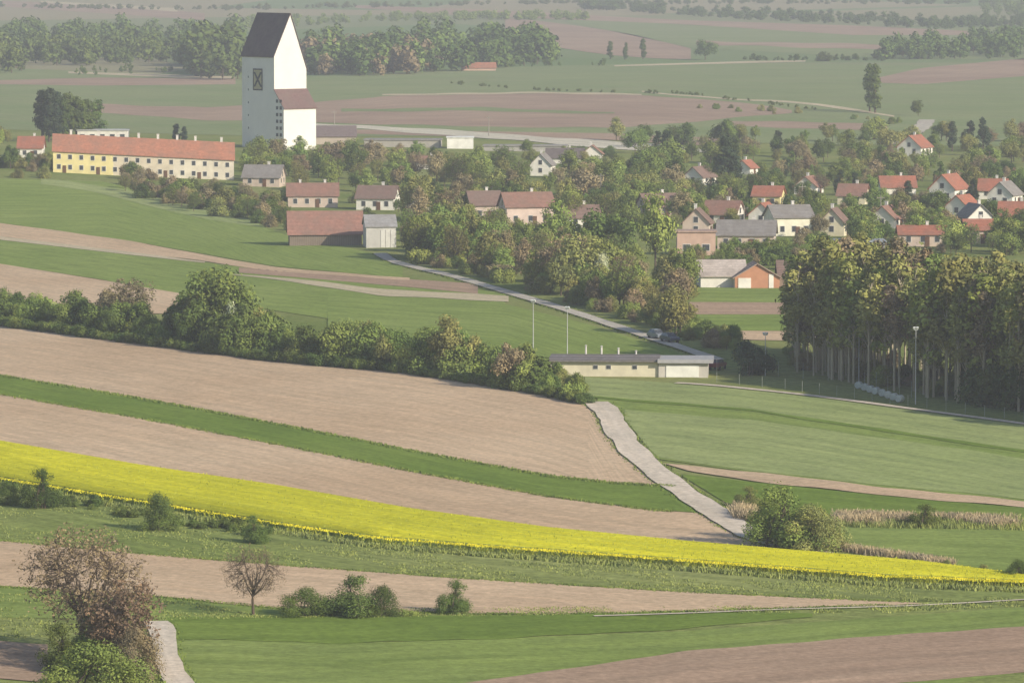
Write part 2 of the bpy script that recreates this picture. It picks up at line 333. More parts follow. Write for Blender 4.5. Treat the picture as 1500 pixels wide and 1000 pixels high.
def lobed(nl,z0,z1,rad,lr,nleaf,ls,shape='round',trunk=.02,stems=1,bias=1.05,asym=.12):
    p=Proto(); cs=[]
    for i in range(nl):
        t=rng.random() if shape!='bush' else rng.random()**1.3
        z=z0+(z1-z0)*t
        if shape=='round': e=math.sqrt(max(.05,1-(2*t-.85)**2/1.4))
        elif shape=='col': e=math.sin(math.pi*min(1,.12+.88*t)**.8)**.6 if t<.98 else .3
        elif shape=='bush': e=math.sqrt(max(.03,1-t*t))
        elif shape=='cone': e=(1-t)**.85+.04
        a=rng.random()*6.283; q=math.sqrt(rng.random())*e*rad*(.95 if shape!='cone' else 1)
        cs.append((q*math.cos(a)+asym*rad*math.sin(5*t),q*math.sin(a),z,lr*(.6+.75*rng.random())*(.55+.45*e)))
    cs=np.array(cs)
    for s in range(stems):
        ox,oy=(rng.random(2)-.5)*rad*(.8 if stems>1 else 0); topz=z1*.85
        p.seg((ox,oy,-.02),(ox*.7,oy*.7,topz*.5),trunk,trunk*.65,7); p.seg((ox*.7,oy*.7,topz*.5),(0.01,0,topz),trunk*.65,trunk*.15,6)
    for c in cs[:min(nl,26)]:
        zb=max(z0*.6,c[2]-.5*math.hypot(c[0],c[1])-.1); zb=max(zb,.02)
        m=np.array([c[0]*.5,c[1]*.5,(zb+c[2])/2+.01]); p.seg((0,0,zb),m,trunk*.4,trunk*.25,4); p.seg(m,c[:3],trunk*.25,trunk*.06,4)
    w=cs[:,3]**2; k=rng.choice(nl,nleaf,p=w/w.sum()); d=unit(nleaf); d[:,2]*=.85
    rr=cs[k,3]*(.35+.8*rng.random(nleaf)**.6)
    Pt=cs[k,:3]+d*rr[:,None]+rng.normal(size=(nleaf,3))*lr*.12; Pt[:,2]=np.abs(Pt[:,2])+.004
    Nr=d*bias+unit(nleaf)*.6+np.array([0,0,.25])
    V,Fc=leafquads(Pt,Nr,ls); p.add(V,Fc,1); return p.done()
def twiggy(cz=.62,rx=.42,rz=.38,nleaf=3500,ls=.008,trunk=.022,n4=1300):
    """open crown: trunk, limbs, branches, fine twigs with small buds"""
    p=Proto(); th=.24
    def shell(n,lo,hi):
        d=unit(n); r=lo+(hi-lo)*rng.random(n)
        q=d*r[:,None]*np.array([rx,rx*.95,rz]); q[:,2]+=cz; q[:,0]+=.05*np.sin(q[:,2]*9); return q[q[:,2]>.24]
    p.seg((0,0,-.02),(.01,0,th*.5),trunk*1.15,trunk,8); p.seg((.01,0,th*.5),(0,.01,th),trunk,trunk*.85,8)
    p.seg((0,.01,th),(.02,0,.6),trunk*.75,trunk*.35,6)
    l1=shell(13,.35,.6); l2=shell(75,.6,.88); l3=shell(420,.55,1.0); l4=shell(n4,.5,1.1)
    for q in l1:
        z0=th+.5*max(0,q[2]-th-.12)*rng.random(); m=(np.array([0,0,z0])+q)/2+np.array([q[0]*.15,q[1]*.15,-.01])
        p.seg((0,0,z0),m,trunk*.5,trunk*.38,5); p.seg(m,q,trunk*.38,trunk*.24,5)
    def conn(A,Bs,r0,r1,k):
        for q in Bs:
            d=np.linalg.norm(A-q,axis=1); a=A[int(np.argmin(d))]; m=(a+q)/2+rng.normal(size=3)*.12*d.min()
            p.seg(a,m,r0,(r0+r1)/2,k); p.seg(m,q,(r0+r1)/2,r1,k)
    conn(l1,l2,trunk*.24,trunk*.12,4); conn(l2,l3,trunk*.12,trunk*.06,3); conn(l3,l4,trunk*.06,trunk*.03,3)
    Pt=l4[rng.integers(0,len(l4),nleaf)]+rng.normal(size=(nleaf,3))*.018
    V,Fc=leafquads(Pt,unit(nleaf)+np.array([0,0,.3]),ls); p.add(V,Fc,1); p.done(); z=p.V[:,2].max(); p.V/=z; return p
PR={
 'round1':lobed(22,.32,.88,.30,.15,3600,.021), 'round2':lobed(26,.25,.88,.34,.14,3800,.021), 'round3':lobed(18,.35,.88,.26,.16,3200,.023),
 'wide':lobed(26,.3,.84,.44,.16,4200,.023),
 'col':lobed(22,.12,.93,.10,.075,3000,.018,'col'), 'col2':lobed(20,.14,.93,.13,.085,3000,.018,'col'),
 'cone':lobed(46,.08,.95,.22,.07,3800,.017,'cone',bias=.4), 'cone2':lobed(40,.05,.95,.28,.085,3800,.019,'cone',bias=.4),
 'bush1':lobed(20,.12,.8,.55,.24,3600,.030,'bush',.02,4), 'bush2':lobed(24,.1,.84,.42,.2,3800,.028,'bush',.02,4), 'bush3':lobed(14,.15,.78,.5,.26,3000,.034,'bush',.02,3),
 'bigbush':lobed(34,.1,.86,.50,.17,12000,.014,'bush',.02,5), 'bigbush2':lobed(26,.1,.82,.62,.2,11000,.015,'bush',.02,5),
 'grove1':lobed(28,.36,.96,.10,.055,1200,.013,'col',.0085,1), 'grove2':lobed(24,.44,.96,.09,.05,1000,.013,'col',.008,1), 'grove3':lobed(32,.28,.95,.11,.05,1300,.013,'col',.0085,1),
 'sparse1':twiggy(nleaf=5600,ls=.009), 'sparse2':twiggy(.62,.5,.36,2600,.008,.022,1100), 'sparse3':twiggy(.58,.36,.4,3800,.014,.02,500),
}
FARP=[lobed(9,.2,.82,.38,.2,420,.06),lobed(8,.2,.84,.32,.2,380,.06),lobed(8,.15,.88,.25,.16,360,.055)]
MC={}
def tmesh(kind,leaf,bark):
    key=(kind,leaf,bark)
    if key not in MC:
        p=PR[kind]; MC[key]=mesh_obj(kind+'_'+leaf,p.V,p.F,[BARKL if bark else BARK,LM[leaf]],p.M,link=False)
    return MC[key]
def tree(name,kind,leaf,u,v,hpx,w=1.,bark=0,hm=None):
    x,y,z=G(u,v); s=F/(float(y)*cp+(H-float(z))*sp); h=hm or hpx/s
    ob=bpy.data.objects.new(name,tmesh(kind,leaf,bark)); sc.collection.objects.link(ob)
    ob.location=(float(x),float(y),float(z)-.03); a=random.uniform(.9,1.12)*w
    ob.scale=(h*a,h*a*random.uniform(.9,1.1),h); ob.rotation_euler=(0,0,random.uniform(0,6.28)); return ob
# foreground
tree('walnut_tree','sparse1','walnut',120,962,202,1.2)
tree('shrub','bigbush','green',140,975,90,1.15); tree('shrub','sparse3','walnut',185,985,140,1.1); tree('shrub','sparse3','brown',160,975,115,1.1); tree('shrub','bigbush2','brown',200,995,85,.8); tree('shrub','bigbush','dark',92,985,80,1.1); tree('shrub','bigbush2','green',140,1035,105,1.3); tree('shrub','bigbush','green',185,1040,80,1.)
tree('walnut_tree','sparse2','walnut',371,901,108,1.08)
tree('shrub','bigbush2','dark',446,902,46,1.3); tree('shrub','bigbush','dark',512,902,66,1.35); tree('shrub','bigbush2','dark',560,902,50,1.15); tree('shrub','bush3','fresh',600,903,14,1.6)
tree('young_tree','bigbush','dark',667,899,56,.95)
tree('shrub','bigbush','dark',62,745,66,.8); tree('shrub','bigbush2','dark',232,778,62,.75); tree('shrub','bigbush','dark',373,796,46,.85); tree('shrub','bigbush2','dark',12,740,38,1)
for i in range(40):
    u=random.uniform(-60,430); tree('hedge_shrub',random.choice(['bush1','bush3']),random.choice(['dark','green','dark']),u,pl(RB,u)+random.uniform(6,16),random.uniform(10,22),1.3)
tree('shrub','bigbush','green',1150,804,102,1.15); tree('shrub','bigbush2','olive',1190,808,76,.95); tree('shrub','bigbush2','green',1128,792,72,.85)
tree('shrub','bigbush','olive',1098,742,34,1.2); tree('shrub','bigbush','dark',1355,772,38,1.3); tree('shrub','bigbush2','dark',1493,852,36,1.); tree('shrub','bush1','olive',1442,842,18,1.2); tree('shrub','bush2','olive',1385,835,18,1.2)
# hedge along the ridge
HB=[(-250,440),(0,476),(200,502),(400,528),(600,546),(800,578),(858,592)]
HH=[(-250,60),(0,52),(60,45),(130,62),(190,70),(240,45),(280,85),(340,95),(380,75),(430,52),(480,66),(540,70),(600,58),(660,76),(720,62),(760,70),(800,45),(858,30)]
for i in range(160):
    u=-200+i*1055/160+random.uniform(-4,4); hh=pl(HH,u)*random.uniform(.62,1.05)
    tree('hedge_shrub',random.choice(['bush1','bush2','bush2','round2','bush3']),random.choice(['green','green','dark','green','olive','dark','fresh','dark','brown' if u<250 or u>640 else 'green']),u,pl(HB,u)-random.uniform(0,14),hh,random.uniform(.75,1.0))
tree('cherry_tree','round2','green',318,505,124,.95); tree('blossom_tree','bush2','white',338,512,76,.5); tree('maple_tree','round1','green',292,498,104,.9)
tree('maple_tree','sparse3','brown',190,490,84,1.2); tree('maple_tree','round1','olive',655,550,92); tree('maple_tree','round3','brown',745,570,72)
for u in range(-200,860,9): tree('hedge_shrub','bush3',random.choice(['dark','green','dark']),u,pl(HB,u)+1,random.uniform(16,26),1.2)
# ---------------------------------------------------------------- buildings
GLASS=plain_mat('window_glass',(.06,.065,.075),.2,1,.15,.5,0); FRAME=plain_mat('white_frame',(.6,.58,.54),.05,1.2,.8,0)
DOOR=plain_mat('door_wood',(.13,.07,.04),.2); CHIM=plain_mat('chimney_render',(.65,.62,.58),.15)
WC={}
def wallm(c):
    if c not in WC: WC[c]=plain_mat('render_wall',c,.13,.5,.9,0,.1)
    return WC[c]
RC={}
def roofm(c):
    if c not in RC: RC[c]=roof_mat('roof_tiles',c)
    return RC[c]
WHITE=(.76,.72,.66); CREAM=(.68,.61,.45); YEL=(.72,.62,.31); PINK=(.56,.45,.38); SALM=(.52,.36,.29); BRICK=(.36,.22,.16); WOOD=(.20,.15,.11)
RED=(.42,.165,.11); ORG=(.48,.21,.135); BRN=(.25,.165,.14); GRY=(.29,.27,.26); RB_=(.33,.18,.14)
RECTS=[]
def wins(b,bf,x0,x1,yf,z0,wh,n,st,side):
    for s in range(st):
        for i in range(n):
            c=x0+(x1-x0)*(i+.5)/n; zc=z0+s*2.8+1.6; w=.48; h=.62
            if zc+h>z0+wh-.15: continue
            for bb,ww,hh,d in ((bf,w+.11,h+.11,.05),(b,w,h,.08)):
                if side==0: bb.box(c-ww,c+ww,yf-d,yf+.02,zc-hh,zc+hh)
                elif side==2: bb.box(yf-.02,yf+d,c-ww,c+ww,zc-hh,zc+hh)
                elif side==3: bb.box(yf-d,yf+.02,c-ww,c+ww,zc-hh,zc+hh)
def house(name,u,v,Lm,Wm,wh,rr,deg,wall,roof,chim=1,gwall=None,windows=True,zoff=0,reg=True,over=.45):
    x,y,z=G(u,v); x=float(x);y=float(y);z=float(z)
    a=math.radians(deg); dep=.5*(abs(math.sin(a))*Lm+abs(math.cos(a))*Wm)
    s=F/(y*cp+(H-z)*sp); x+= (u-750)/F*dep; y+=dep; z=float(hgt(x,y))+zoff
    e=empty(name,(x,y,z),a)
    l,w=Lm/2,Wm/2
    if reg:
        hw=.5*(abs(math.cos(a))*Lm+abs(math.sin(a))*Wm)*s; RECTS.append((u-hw,u+hw,v-(wh+rr)*s,v,s))
    b=B(); b.poly([(-l,-w,-.6),(l,-w,-.6),(l,-w,wh),(-l,-w,wh)]); b.poly([(l,w,-.6),(-l,w,-.6),(-l,w,wh),(l,w,wh)])
    b.poly([(l,-w,-.6),(l,w,-.6),(l,w,wh),(l,0,wh+rr),(l,-w,wh)],1); b.poly([(-l,w,-.6),(-l,-w,-.6),(-l,-w,wh),(-l,0,wh+rr),(-l,w,wh)],1)
    b.obj('walls',[wallm(wall),wallm(gwall or wall)],e)
    k=rr/w; o=over; t=.18; r=B()
    for sg in (-1,1):
        A=[(-l-o,sg*(w+o),wh-k*o+.03),(l+o,sg*(w+o),wh-k*o+.03),(l+o,0,wh+rr+.03),(-l-o,0,wh+rr+.03)]
        r.prism(A,[(p[0],p[1],p[2]+t) for p in A])
    r.obj('roof',[roofm(roof)],e)
    if windows:
        g=B();f=B(); st=max(1,int(wh//2.7))
        wins(g,f,-l+.4,l-.4,-w,0,wh,max(2,int(Lm/3)),st,0)
        ng=max(1,int(Wm/3.2)); wins(g,f,-w+.5,w-.5,l,0,wh,ng,st,2); wins(g,f,-w+.5,w-.5,-l,0,wh,ng,st,3)
        if rr>2.6:
            wins(g,f,-1.3,1.3,l,wh-.9,9,1,1,2); wins(g,f,-1.3,1.3,-l,wh-.9,9,1,1,3)
        f.obj('window_frames',[FRAME],e); g.obj('windows',[GLASS],e)
        d=B(); d.box(l*.18-.5,l*.18+.5,-w-.11,-w+.02,0,2.1); d.obj('door',[DOOR],e)
    if chim:
        c=B()
        for i in range(chim):
            cx=-l+Lm*(i+.5)/chim+ (0.12*Lm if chim==1 else 0); c.box(cx-.3,cx+.3,.3,.9,wh+rr-1.2,wh+rr+.9); c.box(cx-.38,cx+.38,.22,.98,wh+rr+.9,wh+rr+1.02)
        c.obj('chimney',[CHIM],e)
    return e
def barn_doors(e,x0,x1,yf,z1,col,n=2):
    b=B()
    w=(x1-x0)/n
    for i in range(n): b.box(x0+i*w+.1,x0+(i+1)*w-.1,yf-.09,yf+.02,0.05,z1)
    b.obj('barn_doors',[wallm(col)],e)
# --- grain silo tower
def silo():
    x,y,z=G(402,219); x=float(x);y=float(y);z=float(z); a=math.atan2(.6,.8)
    e=empty('grain_silo_tower',(x,y,z),a)
    bw=12.2; Ln=18.; he=29.2; hr=42.; he2=25.; ax=bw*.5
    W=plain_mat('silo_render',(.79,.75,.71),.06,.15,.9,0,.05); RF=roof_mat('silo_roof',(.12,.085,.095))
    b=B()
    b.poly([(0,0,-1),(bw,0,-1),(bw,0,he2),(ax,0,hr),(0,0,he)]); b.poly([(bw,Ln,-1),(0,Ln,-1),(0,Ln,he),(ax,Ln,hr),(bw,Ln,he2)])
    b.poly([(0,Ln,-1),(0,0,-1),(0,0,he),(0,Ln,he)]); b.poly([(bw,0,-1),(bw,Ln,-1),(bw,Ln,he2),(bw,0,he2)])
    b.obj('walls',[W],e)
    r=B()
    A=[(-.35,-.3,he-.6),(ax,-.3,hr+.05),(ax,Ln+.3,hr+.05),(-.35,Ln+.3,he-.6)]; r.prism(A,[(p[0]-.05,p[1],p[2]+.35) for p in A])
    A=[(ax,-.3,hr+.05),(bw+.35,-.3,he2-.8),(bw+.35,Ln+.3,he2-.8),(ax,Ln+.3,hr+.05)]; r.prism(A,[(p[0]+.05,p[1],p[2]+.35) for p in A])
    r.obj('roof',[RF],e)
    d=5.2; b=B()
    b.poly([(0.01,-d,-1),(bw,-d,-1),(bw,-d,13),(.01,-d,13)]); b.poly([(0.01,0,-1),(0.01,-d,-1),(0.01,-d,13),(0.01,0,18.4)]); b.poly([(bw,-d,-1),(bw,0,-1),(bw,0,18.4),(bw,-d,13)])
    b.obj('annex_walls',[W],e)
    r=B(); A=[(-.2,-d-.4,12.65),(bw+.3,-d-.4,12.65),(bw+.3,-.02,18.5),(-.2,-.02,18.5)]; r.prism(A,[(p[0],p[1],p[2]+.3) for p in A]); r.obj('annex_roof',[roof_mat('annex_roof',(.20,.125,.12))],e)
    g=B()
    for i in range(7):
        for yy in (-3.6,-1.6): g.box(-.07,.03,yy-.6,yy+.6,2+i*2.1,3.0+i*2.1)
    for i in range(5): g.box(-.06,.03,14.2,14.6,6+i*4.,6.6+i*4.)
    g.obj('windows',[GLASS],e)
    em=B(); em.box(-.10,.03,6.6,11.4,18.6,24.6,0)
    for s in (-1,1):
        c0=(9+s*1.9,19.3); c1=(9-s*1.9,23.9)
        q=[(c0[0]-.5,c0[1]),(c0[0]+.5,c0[1]),(c1[0]+.5,c1[1]),(c1[0]-.5,c1[1])]
        xx=.13+.01*(s+1); em.prism([(-xx,p[0],p[1]) for p in q],[(-xx+.02,p[0],p[1]) for p in q],1)
    em.box(-.18,-.1,6.4,11.6,24.6,25.,1); em.box(-.18,-.1,6.4,11.6,18.2,18.6,1); em.box(-.18,-.1,6.4,6.8,18.6,24.6,1); em.box(-.18,-.1,11.2,11.6,18.6,24.6,1)
    em.obj('crossed_gable_emblem',[plain_mat('emblem_plate',(.45,.40,.24)),plain_mat('emblem_black',(.04,.04,.04))],e)
    RECTS.append((345,462,20,216,4.65))
silo()
def flatb(name,u,v,Lm,Wm,wh,deg,wall,roof,nw=3,over=.3):
    x,y,z=G(u,v); a=math.radians(deg); y=float(y)+Wm/2; x=float(x); z=float(hgt(x,y)); e=empty(name,(x,y,z),a)
    b=B(); b.box(-Lm/2,Lm/2,-Wm/2,Wm/2,-.5,wh); b.obj('walls',[wallm(wall)],e)
    b=B(); b.box(-Lm/2-over,Lm/2+over,-Wm/2-over,Wm/2+over,wh+.003,wh+.32); b.obj('roof',[plain_mat('flat_roof',roof,.2,.7)],e)
    g=B();f=B()
    for i in range(nw):
        c=-Lm/2+Lm*(i+.5)/nw; f.box(c-.85,c+.85,-Wm/2-.05,-Wm/2+.02,.9,min(2.4,wh-.3)); g.box(c-.72,c+.72,-Wm/2-.08,-Wm/2+.02,1.02,min(2.28,wh-.42))
    if nw: f.obj('window_frames',[FRAME],e); g.obj('windows',[GLASS],e)
    s=scale_at(u,v); RECTS.append((u-Lm/2*s,u+Lm/2*s,v-wh*s,v,s)); return e
def terrace():
    x,y,z=[float(q) for q in G(209,259)]; e=empty('terraced_house_row',(x,y+5,float(hgt(x,y+5))),math.radians(3)); Lr=49.6; h2=Lr/2; w=5.; wh=6.0; rr=4.2
    def zz(q): return -q/h2*1.3
    b=B(); cut=-h2+16.5
    for x0,x1,m in ((-h2,cut,0),(cut,cut+16.5,1),(cut+16.5,h2,2)):
        b.poly([(x0,-w,-3),(x1,-w,-3),(x1,-w,wh+zz(x1)),(x0,-w,wh+zz(x0))],m); b.poly([(x1,w,-3),(x0,w,-3),(x0,w,wh+zz(x0)),(x1,w,wh+zz(x1))],m)
    for x0,m in ((-h2,0),(h2,2)): b.poly([(x0,-w,-3),(x0,w,-3),(x0,w,wh+zz(x0)),(x0,0,wh+rr+zz(x0)),(x0,-w,wh+zz(x0))],m)
    b.obj('walls',[wallm(YEL),wallm((.62,.54,.42)),wallm((.68,.61,.50))],e)
    r=B(); o=.45; k=rr/w
    for sg in (-1,1):
        A=[(-h2-.3,sg*(w+o),wh-k*o+.03+zz(-h2)),(h2+.3,sg*(w+o),wh-k*o+.03+zz(h2)),(h2+.3,0,wh+rr+.03+zz(h2)),(-h2-.3,0,wh+rr+.03+zz(-h2))]
        r.prism(A,[(p[0],p[1],p[2]+.2) for p in A])
    r.obj('roof',[roofm(ORG)],e)
    g=B();f=B();c=B();d=B()
    for i in range(16):
        xc=-h2+1.6+i*3.08
        for s in range(2):
            zc=1.6+s*2.8+zz(xc); f.box(xc-.6,xc+.6,-w-.05,-w+.02,zc-.72,zc+.72); g.box(xc-.48,xc+.48,-w-.08,-w+.02,zc-.6,zc+.6)
    for i in range(5): xc=-h2+3.1+i*9.24; d.box(xc-.5,xc+.5,-w-.1,-w+.02,zz(xc)-.4,zz(xc)+2.0)
    for xc in (-20.0,-12.4,-7.2,-1.4,3.9,9.2,14.2,21.4): c.box(xc-.32,xc+.32,-.1,.6,wh+rr-1+zz(xc),wh+rr+1.4+zz(xc)); c.box(xc-.4,xc+.4,-.18,.68,wh+rr+1.4+zz(xc),wh+rr+1.52+zz(xc))
    f.obj('window_frames',[FRAME],e); g.obj('windows',[GLASS],e); d.obj('doors',[DOOR],e); c.obj('chimneys',[CHIM],e); RECTS.append((78,340,205,259,5.1))
terrace()
house('village_house',46,232,7,8,3,3,0,WHITE,RED); flatb('flat_roof_building',150,207,16,8,3.4,0,WHITE,(.45,.45,.45),5)
house('village_house',387,274,10,9,2.6,3.0,-8,PINK,GRY)
house('village_house',458,304,12.5,8,3.0,2.8,3,PINK,RB_,2); house('village_house',554,308,9.5,8,3.0,2.8,-10,WHITE,BRN)
house('village_house',615,325,9,5.2,3.4,3.,92,CREAM,GRY); house('village_house',708,322,7.5,8,3.6,3,12,PINK,BRN); house('village_house',771,330,11.5,8,4.4,3,14,(.64,.5,.44),RB_,1)
house('warehouse',470,212,22,14,2.6,3,4,(.45,.38,.32),(.23,.18,.18),0,windows=False)
flatb('storage_shed',590,216,24,10,2.2,-4,(.4,.37,.33),(.27,.25,.24),0); flatb('white_kiosk_building',674,218,8.3,7,3.4,0,(.8,.78,.74),(.7,.7,.68),0)
flatb('low_shed',770,222,26,8,1.6,-4,(.4,.38,.35),(.3,.28,.26),0)
house('village_house',795,258,8,6,3.2,3,80,WHITE,GRY); house('village_house',828,240,11,7,1.8,2.6,-5,WHITE,(.17,.14,.14)); house('village_house',868,240,5,6,3,2.4,85,WHITE,RB_)
house('village_house',628,248,7,6,2,1.6,5,WHITE,RB_)
house('village_house',1022,346,6,6,3,3,80,PINK,BRN); flatb('salmon_building',1020,374,8,6,4.8,0,SALM,(.4,.28,.23),2)
house('village_house',1094,365,12,9,3.0,2.8,-6,PINK,GRY); house('village_house',1155,346,9,8.5,4.2,2.4,14,(.76,.72,.58),GRY)
house('village_house',1126,304,7,8,2.9,2.2,-12,YEL,RED); house('village_house',1222,346,6,5.6,3,3,75,CREAM,BRN)
house('village_house',1340,229,9,8,2.8,3.4,62,WHITE,RED); house('village_house',1390,296,9,7,3.4,3.4,62,WHITE,RED); house('village_house',1472,303,8,6.5,3,3,66,WHITE,GRY)
house('village_house',1428,338,8,6,3,2.8,-76,WHITE,GRY); house('village_house',1432,357,6,7,3,2,5,PINK,RED); house('village_house',1490,333,8,7,2.6,3,-10,PINK,RED)
house('village_house',1314,285,9,7,2,2.6,4,WHITE,RED); house('village_house',1350,361,10,7,2.6,1.6,0,PINK,RED); flatb('metal_shed',1258,372,11,9,2.4,0,(.42,.44,.47),(.32,.35,.38),3)
house('village_house',1025,272,8,6,2.4,2.6,60,WHITE,BRN); house('village_house',1093,256,5,5,2,2,60,WHITE,RED); house('village_house',1120,330,6,6,2.4,2.6,70,WHITE,RED); house('village_house',1250,300,7,6,2.4,2.6,-15,CREAM,RB_); house('village_house',1185,285,7,6,2.2,2.4,70,WHITE,RB_)
house('village_house',965,318,9,7,2.6,2.8,20,PINK,BRN); house('village_house',1060,330,8,7,2.6,2.8,-20,WHITE,RB_); house('village_house',850,335,8,7,2.6,2.6,10,WHITE,BRN); house('village_house',1455,292,7,6,2.4,2.6,-10,WHITE,RED); house('village_house',1410,318,7,6,2.4,2.6,60,WHITE,RED); house('village_house',1300,335,7,6,2.4,2.6,65,WHITE,RB_)
house('farm_shed',702,104,16,10,1.5,2.4,3,SALM,ORG,0,windows=False)
e=house('timber_barn',476,360,15.8,9,2.8,4.4,4,(.27,.22,.18),(.36,.19,.15),0,gwall=(.18,.145,.12),windows=False,over=.5)
b=B(); 
for i in range(40): b.box(-7.8+i*.4,-7.72+i*.4,-4.55,-4.48,-.3,2.75)
b.obj('timber_battens',[wallm(WOOD)],e)
e=house('metal_barn',556,363,6.5,9,4.6,2.2,6,(.52,.50,.47),(.40,.39,.39),0,windows=False,over=.3); barn_doors(e,-.2,3.1,-4.5,3.9,(.62,.60,.56),3)
e=house('white_barn',1056,421,8.5,9,2.2,2.6,3,WHITE,(.56,.48,.43),0,windows=False); e=house('brick_barn',1106,422,7,8.5,2.0,2.5,94,WHITE,(.45,.34,.28),0,gwall=(.48,.24,.15),windows=False)
b=B(); b.box(-3.6,-3.53,-3.1,-2.2,.0,2.6); b.box(-3.62,-3.5,1.2,3.6,0,1.9); b.obj('doors',[wallm(WHITE)],e)
house('farm_barn',1163,420,6,8,2.2,2.4,0,(.25,.18,.14),BRN,0,windows=False); e=house('brick_barn',1216,419,10,7.3,3.2,3.4,78,BRICK,(.17,.12,.11),0,gwall=(.36,.25,.19),windows=False)
# sports clubhouse
x,y,z=[float(q) for q in G(918,552)]; e=empty('sports_clubhouse',(x,y+3.5,z),math.radians(-3))
b=B(); b.box(-11.5,5,-3,3.5,-.5,2.3); b.obj('walls',[wallm((.66,.60,.46))],e)
b=B(); b.box(-11.9,5.2,-3.7,3.9,2.3,2.55); b.prism([(-11.9,-3.7,2.55),(5.2,-3.7,2.55),(5.2,3.9,2.55),(-11.9,3.9,2.55)],[(-11.5,0,3.2),(5.2,0,3.2),(5.2,.4,3.2),(-11.5,.4,3.2)]); b.obj('roof',[roofm((.21,.195,.20))],e)
b=B(); b.box(5.05,12.6,-3.4,3.6,-.5,2.2,0); b.obj('garage_walls',[wallm((.55,.51,.46))],e)
b=B(); b.box(4.9,13.4,-4.1,4.,2.2,2.75); b.obj('garage_roof',[plain_mat('fascia',(.40,.39,.40))],e)
b=B(); b.box(6.2,11.2,-3.5,-3.38,0,1.8); b.obj('garage_door',[wallm((.82,.8,.74))],e)
b=B()
for cx,hh in ((-6.2,1.3),(-3.8,1.2),(-1.2,.9),(1.5,.5)): b.cyl((cx,.2,3.0),(cx,.2,3.2+hh),.16,.13,8); b.cyl((cx,.2,3.2+hh),(cx,.2,3.3+hh),.26,.05,8)
b.obj('chimney_pipes',[CHIM],e)
g=B();f=B()
for i in (0,3,4,6):
    c=-10.6+i*2.; f.box(c-.4,c+.4,-3.05,-2.98,1.1,1.8); g.box(c-.33,c+.33,-3.08,-2.98,1.18,1.72)
f.obj('window_frames',[FRAME],e); g.obj('windows',[GLASS],e)
RECTS.append((805,1045,520,560,9.5))
MET=plain_mat('galvanised_steel',(.5,.5,.5),.1,2,.5,.4)
def mast(u,v,hpx):
    x,y,z=[float(q) for q in G(u,v)]; h=hpx/scale_at(u,v); e=empty('floodlight_mast',(x,y,z),random.uniform(-.4,.4))
    b=B(); b.cyl((0,0,-.3),(0,0,h),.09,.045,10); b.obj('pole',[MET],e)
    b=B(); b.box(-.3,.3,-.04,.04,h-.1,h+.02); b.obj('crossarm',[MET],e)
    b=B()
    for c in (-.22,.22): b.prism([(c-.14,-.1,h+.02),(c+.14,-.1,h+.02),(c+.14,.16,h+.02),(c-.14,.16,h+.02)],[(c-.19,-.26,h+.28),(c+.19,-.26,h+.28),(c+.16,.1,h+.38),(c-.16,.1,h+.38)])
    b.obj('lamp_heads',[plain_mat('lamp_white',(.75,.75,.72))],e)
for a in ((781,522,80),(831,524,72),(1258,560,104),(1341,592,110),(1121,550,60)): mast(*a)
def upole(u,v,hpx):
    x,y,z=[float(q) for q in G(u,v)]; h=hpx/scale_at(u,v); b=B(); b.cyl((0,0,-.3),(0,0,h),.16,.10,8); b.box(-.9,.9,-.06,.06,h-.7,h-.55)
    for c in (-.8,0,.8): b.cyl((c,0,h-.55),(c,0,h-.3),.05,.04,6)
    o=b.obj('utility_pole',[plain_mat('pole_wood',(.3,.27,.23))]); o.location=(x,y,z); o.rotation_euler=(0,0,random.uniform(-.5,.5))
for a in ((716,200,30),(490,186,24),(880,300,46),(655,330,44),(1290,330,44),(1175,310,40),(1090,345,44)): upole(*a)
def fence(name,pts,hm,sp_=3.):
    pts=np.array(pts,float); x,y,_=G(pts[:,0],pts[:,1]); b=B(); prev=None
    for i in range(len(x)-1):
        L_=math.hypot(x[i+1]-x[i],y[i+1]-y[i]); n=max(1,int(L_/sp_))
        for k in range(n+(i==len(x)-2)):
            t=k/n; px=x[i]+(x[i+1]-x[i])*t; py=y[i]+(y[i+1]-y[i])*t; pz=float(hgt(px,py)); b.cyl((px,py,pz-.2),(px,py,pz+hm),.03,.03,6)
            if prev:
                for zz in np.linspace(.3,hm-.05,5): b.cyl((prev[0],prev[1],prev[2]+zz),(px,py,pz+zz),.005,.005,3)
            prev=(px,py,pz)
    b.obj(name,[plain_mat('fence_steel',(.35,.37,.33))])
fence('wire_fence',[(1050,560),(1150,570),(1330,595),(1500,617)],1.6,4); fence('wire_fence',[(1050,548),(1140,552),(1250,560),(1335,582)],2.4,4)
WRAP=plain_mat('bale_wrap',(.50,.53,.50),.2,3,.5,.4,.3)
for i in range(8):
    t=i/7; x,y,z=[float(q) for q in G(1258+60*t,569+20*t)]; b=B(); r=.55
    e=[(-.5,r*.8),(-.45,r*.97),(0,r),(.45,r*.97),(.5,r*.8)]
    for (a0,r0),(a1,r1) in zip(e[:-1],e[1:]): b.cyl((a0,0,r),(a1,0,r),r0,r1,14)
    o=b.obj('wrapped_hay_bale',[WRAP]); o.location=(x,y,z); o.rotation_euler=(0,0,random.uniform(-.3,.3)+1.2)
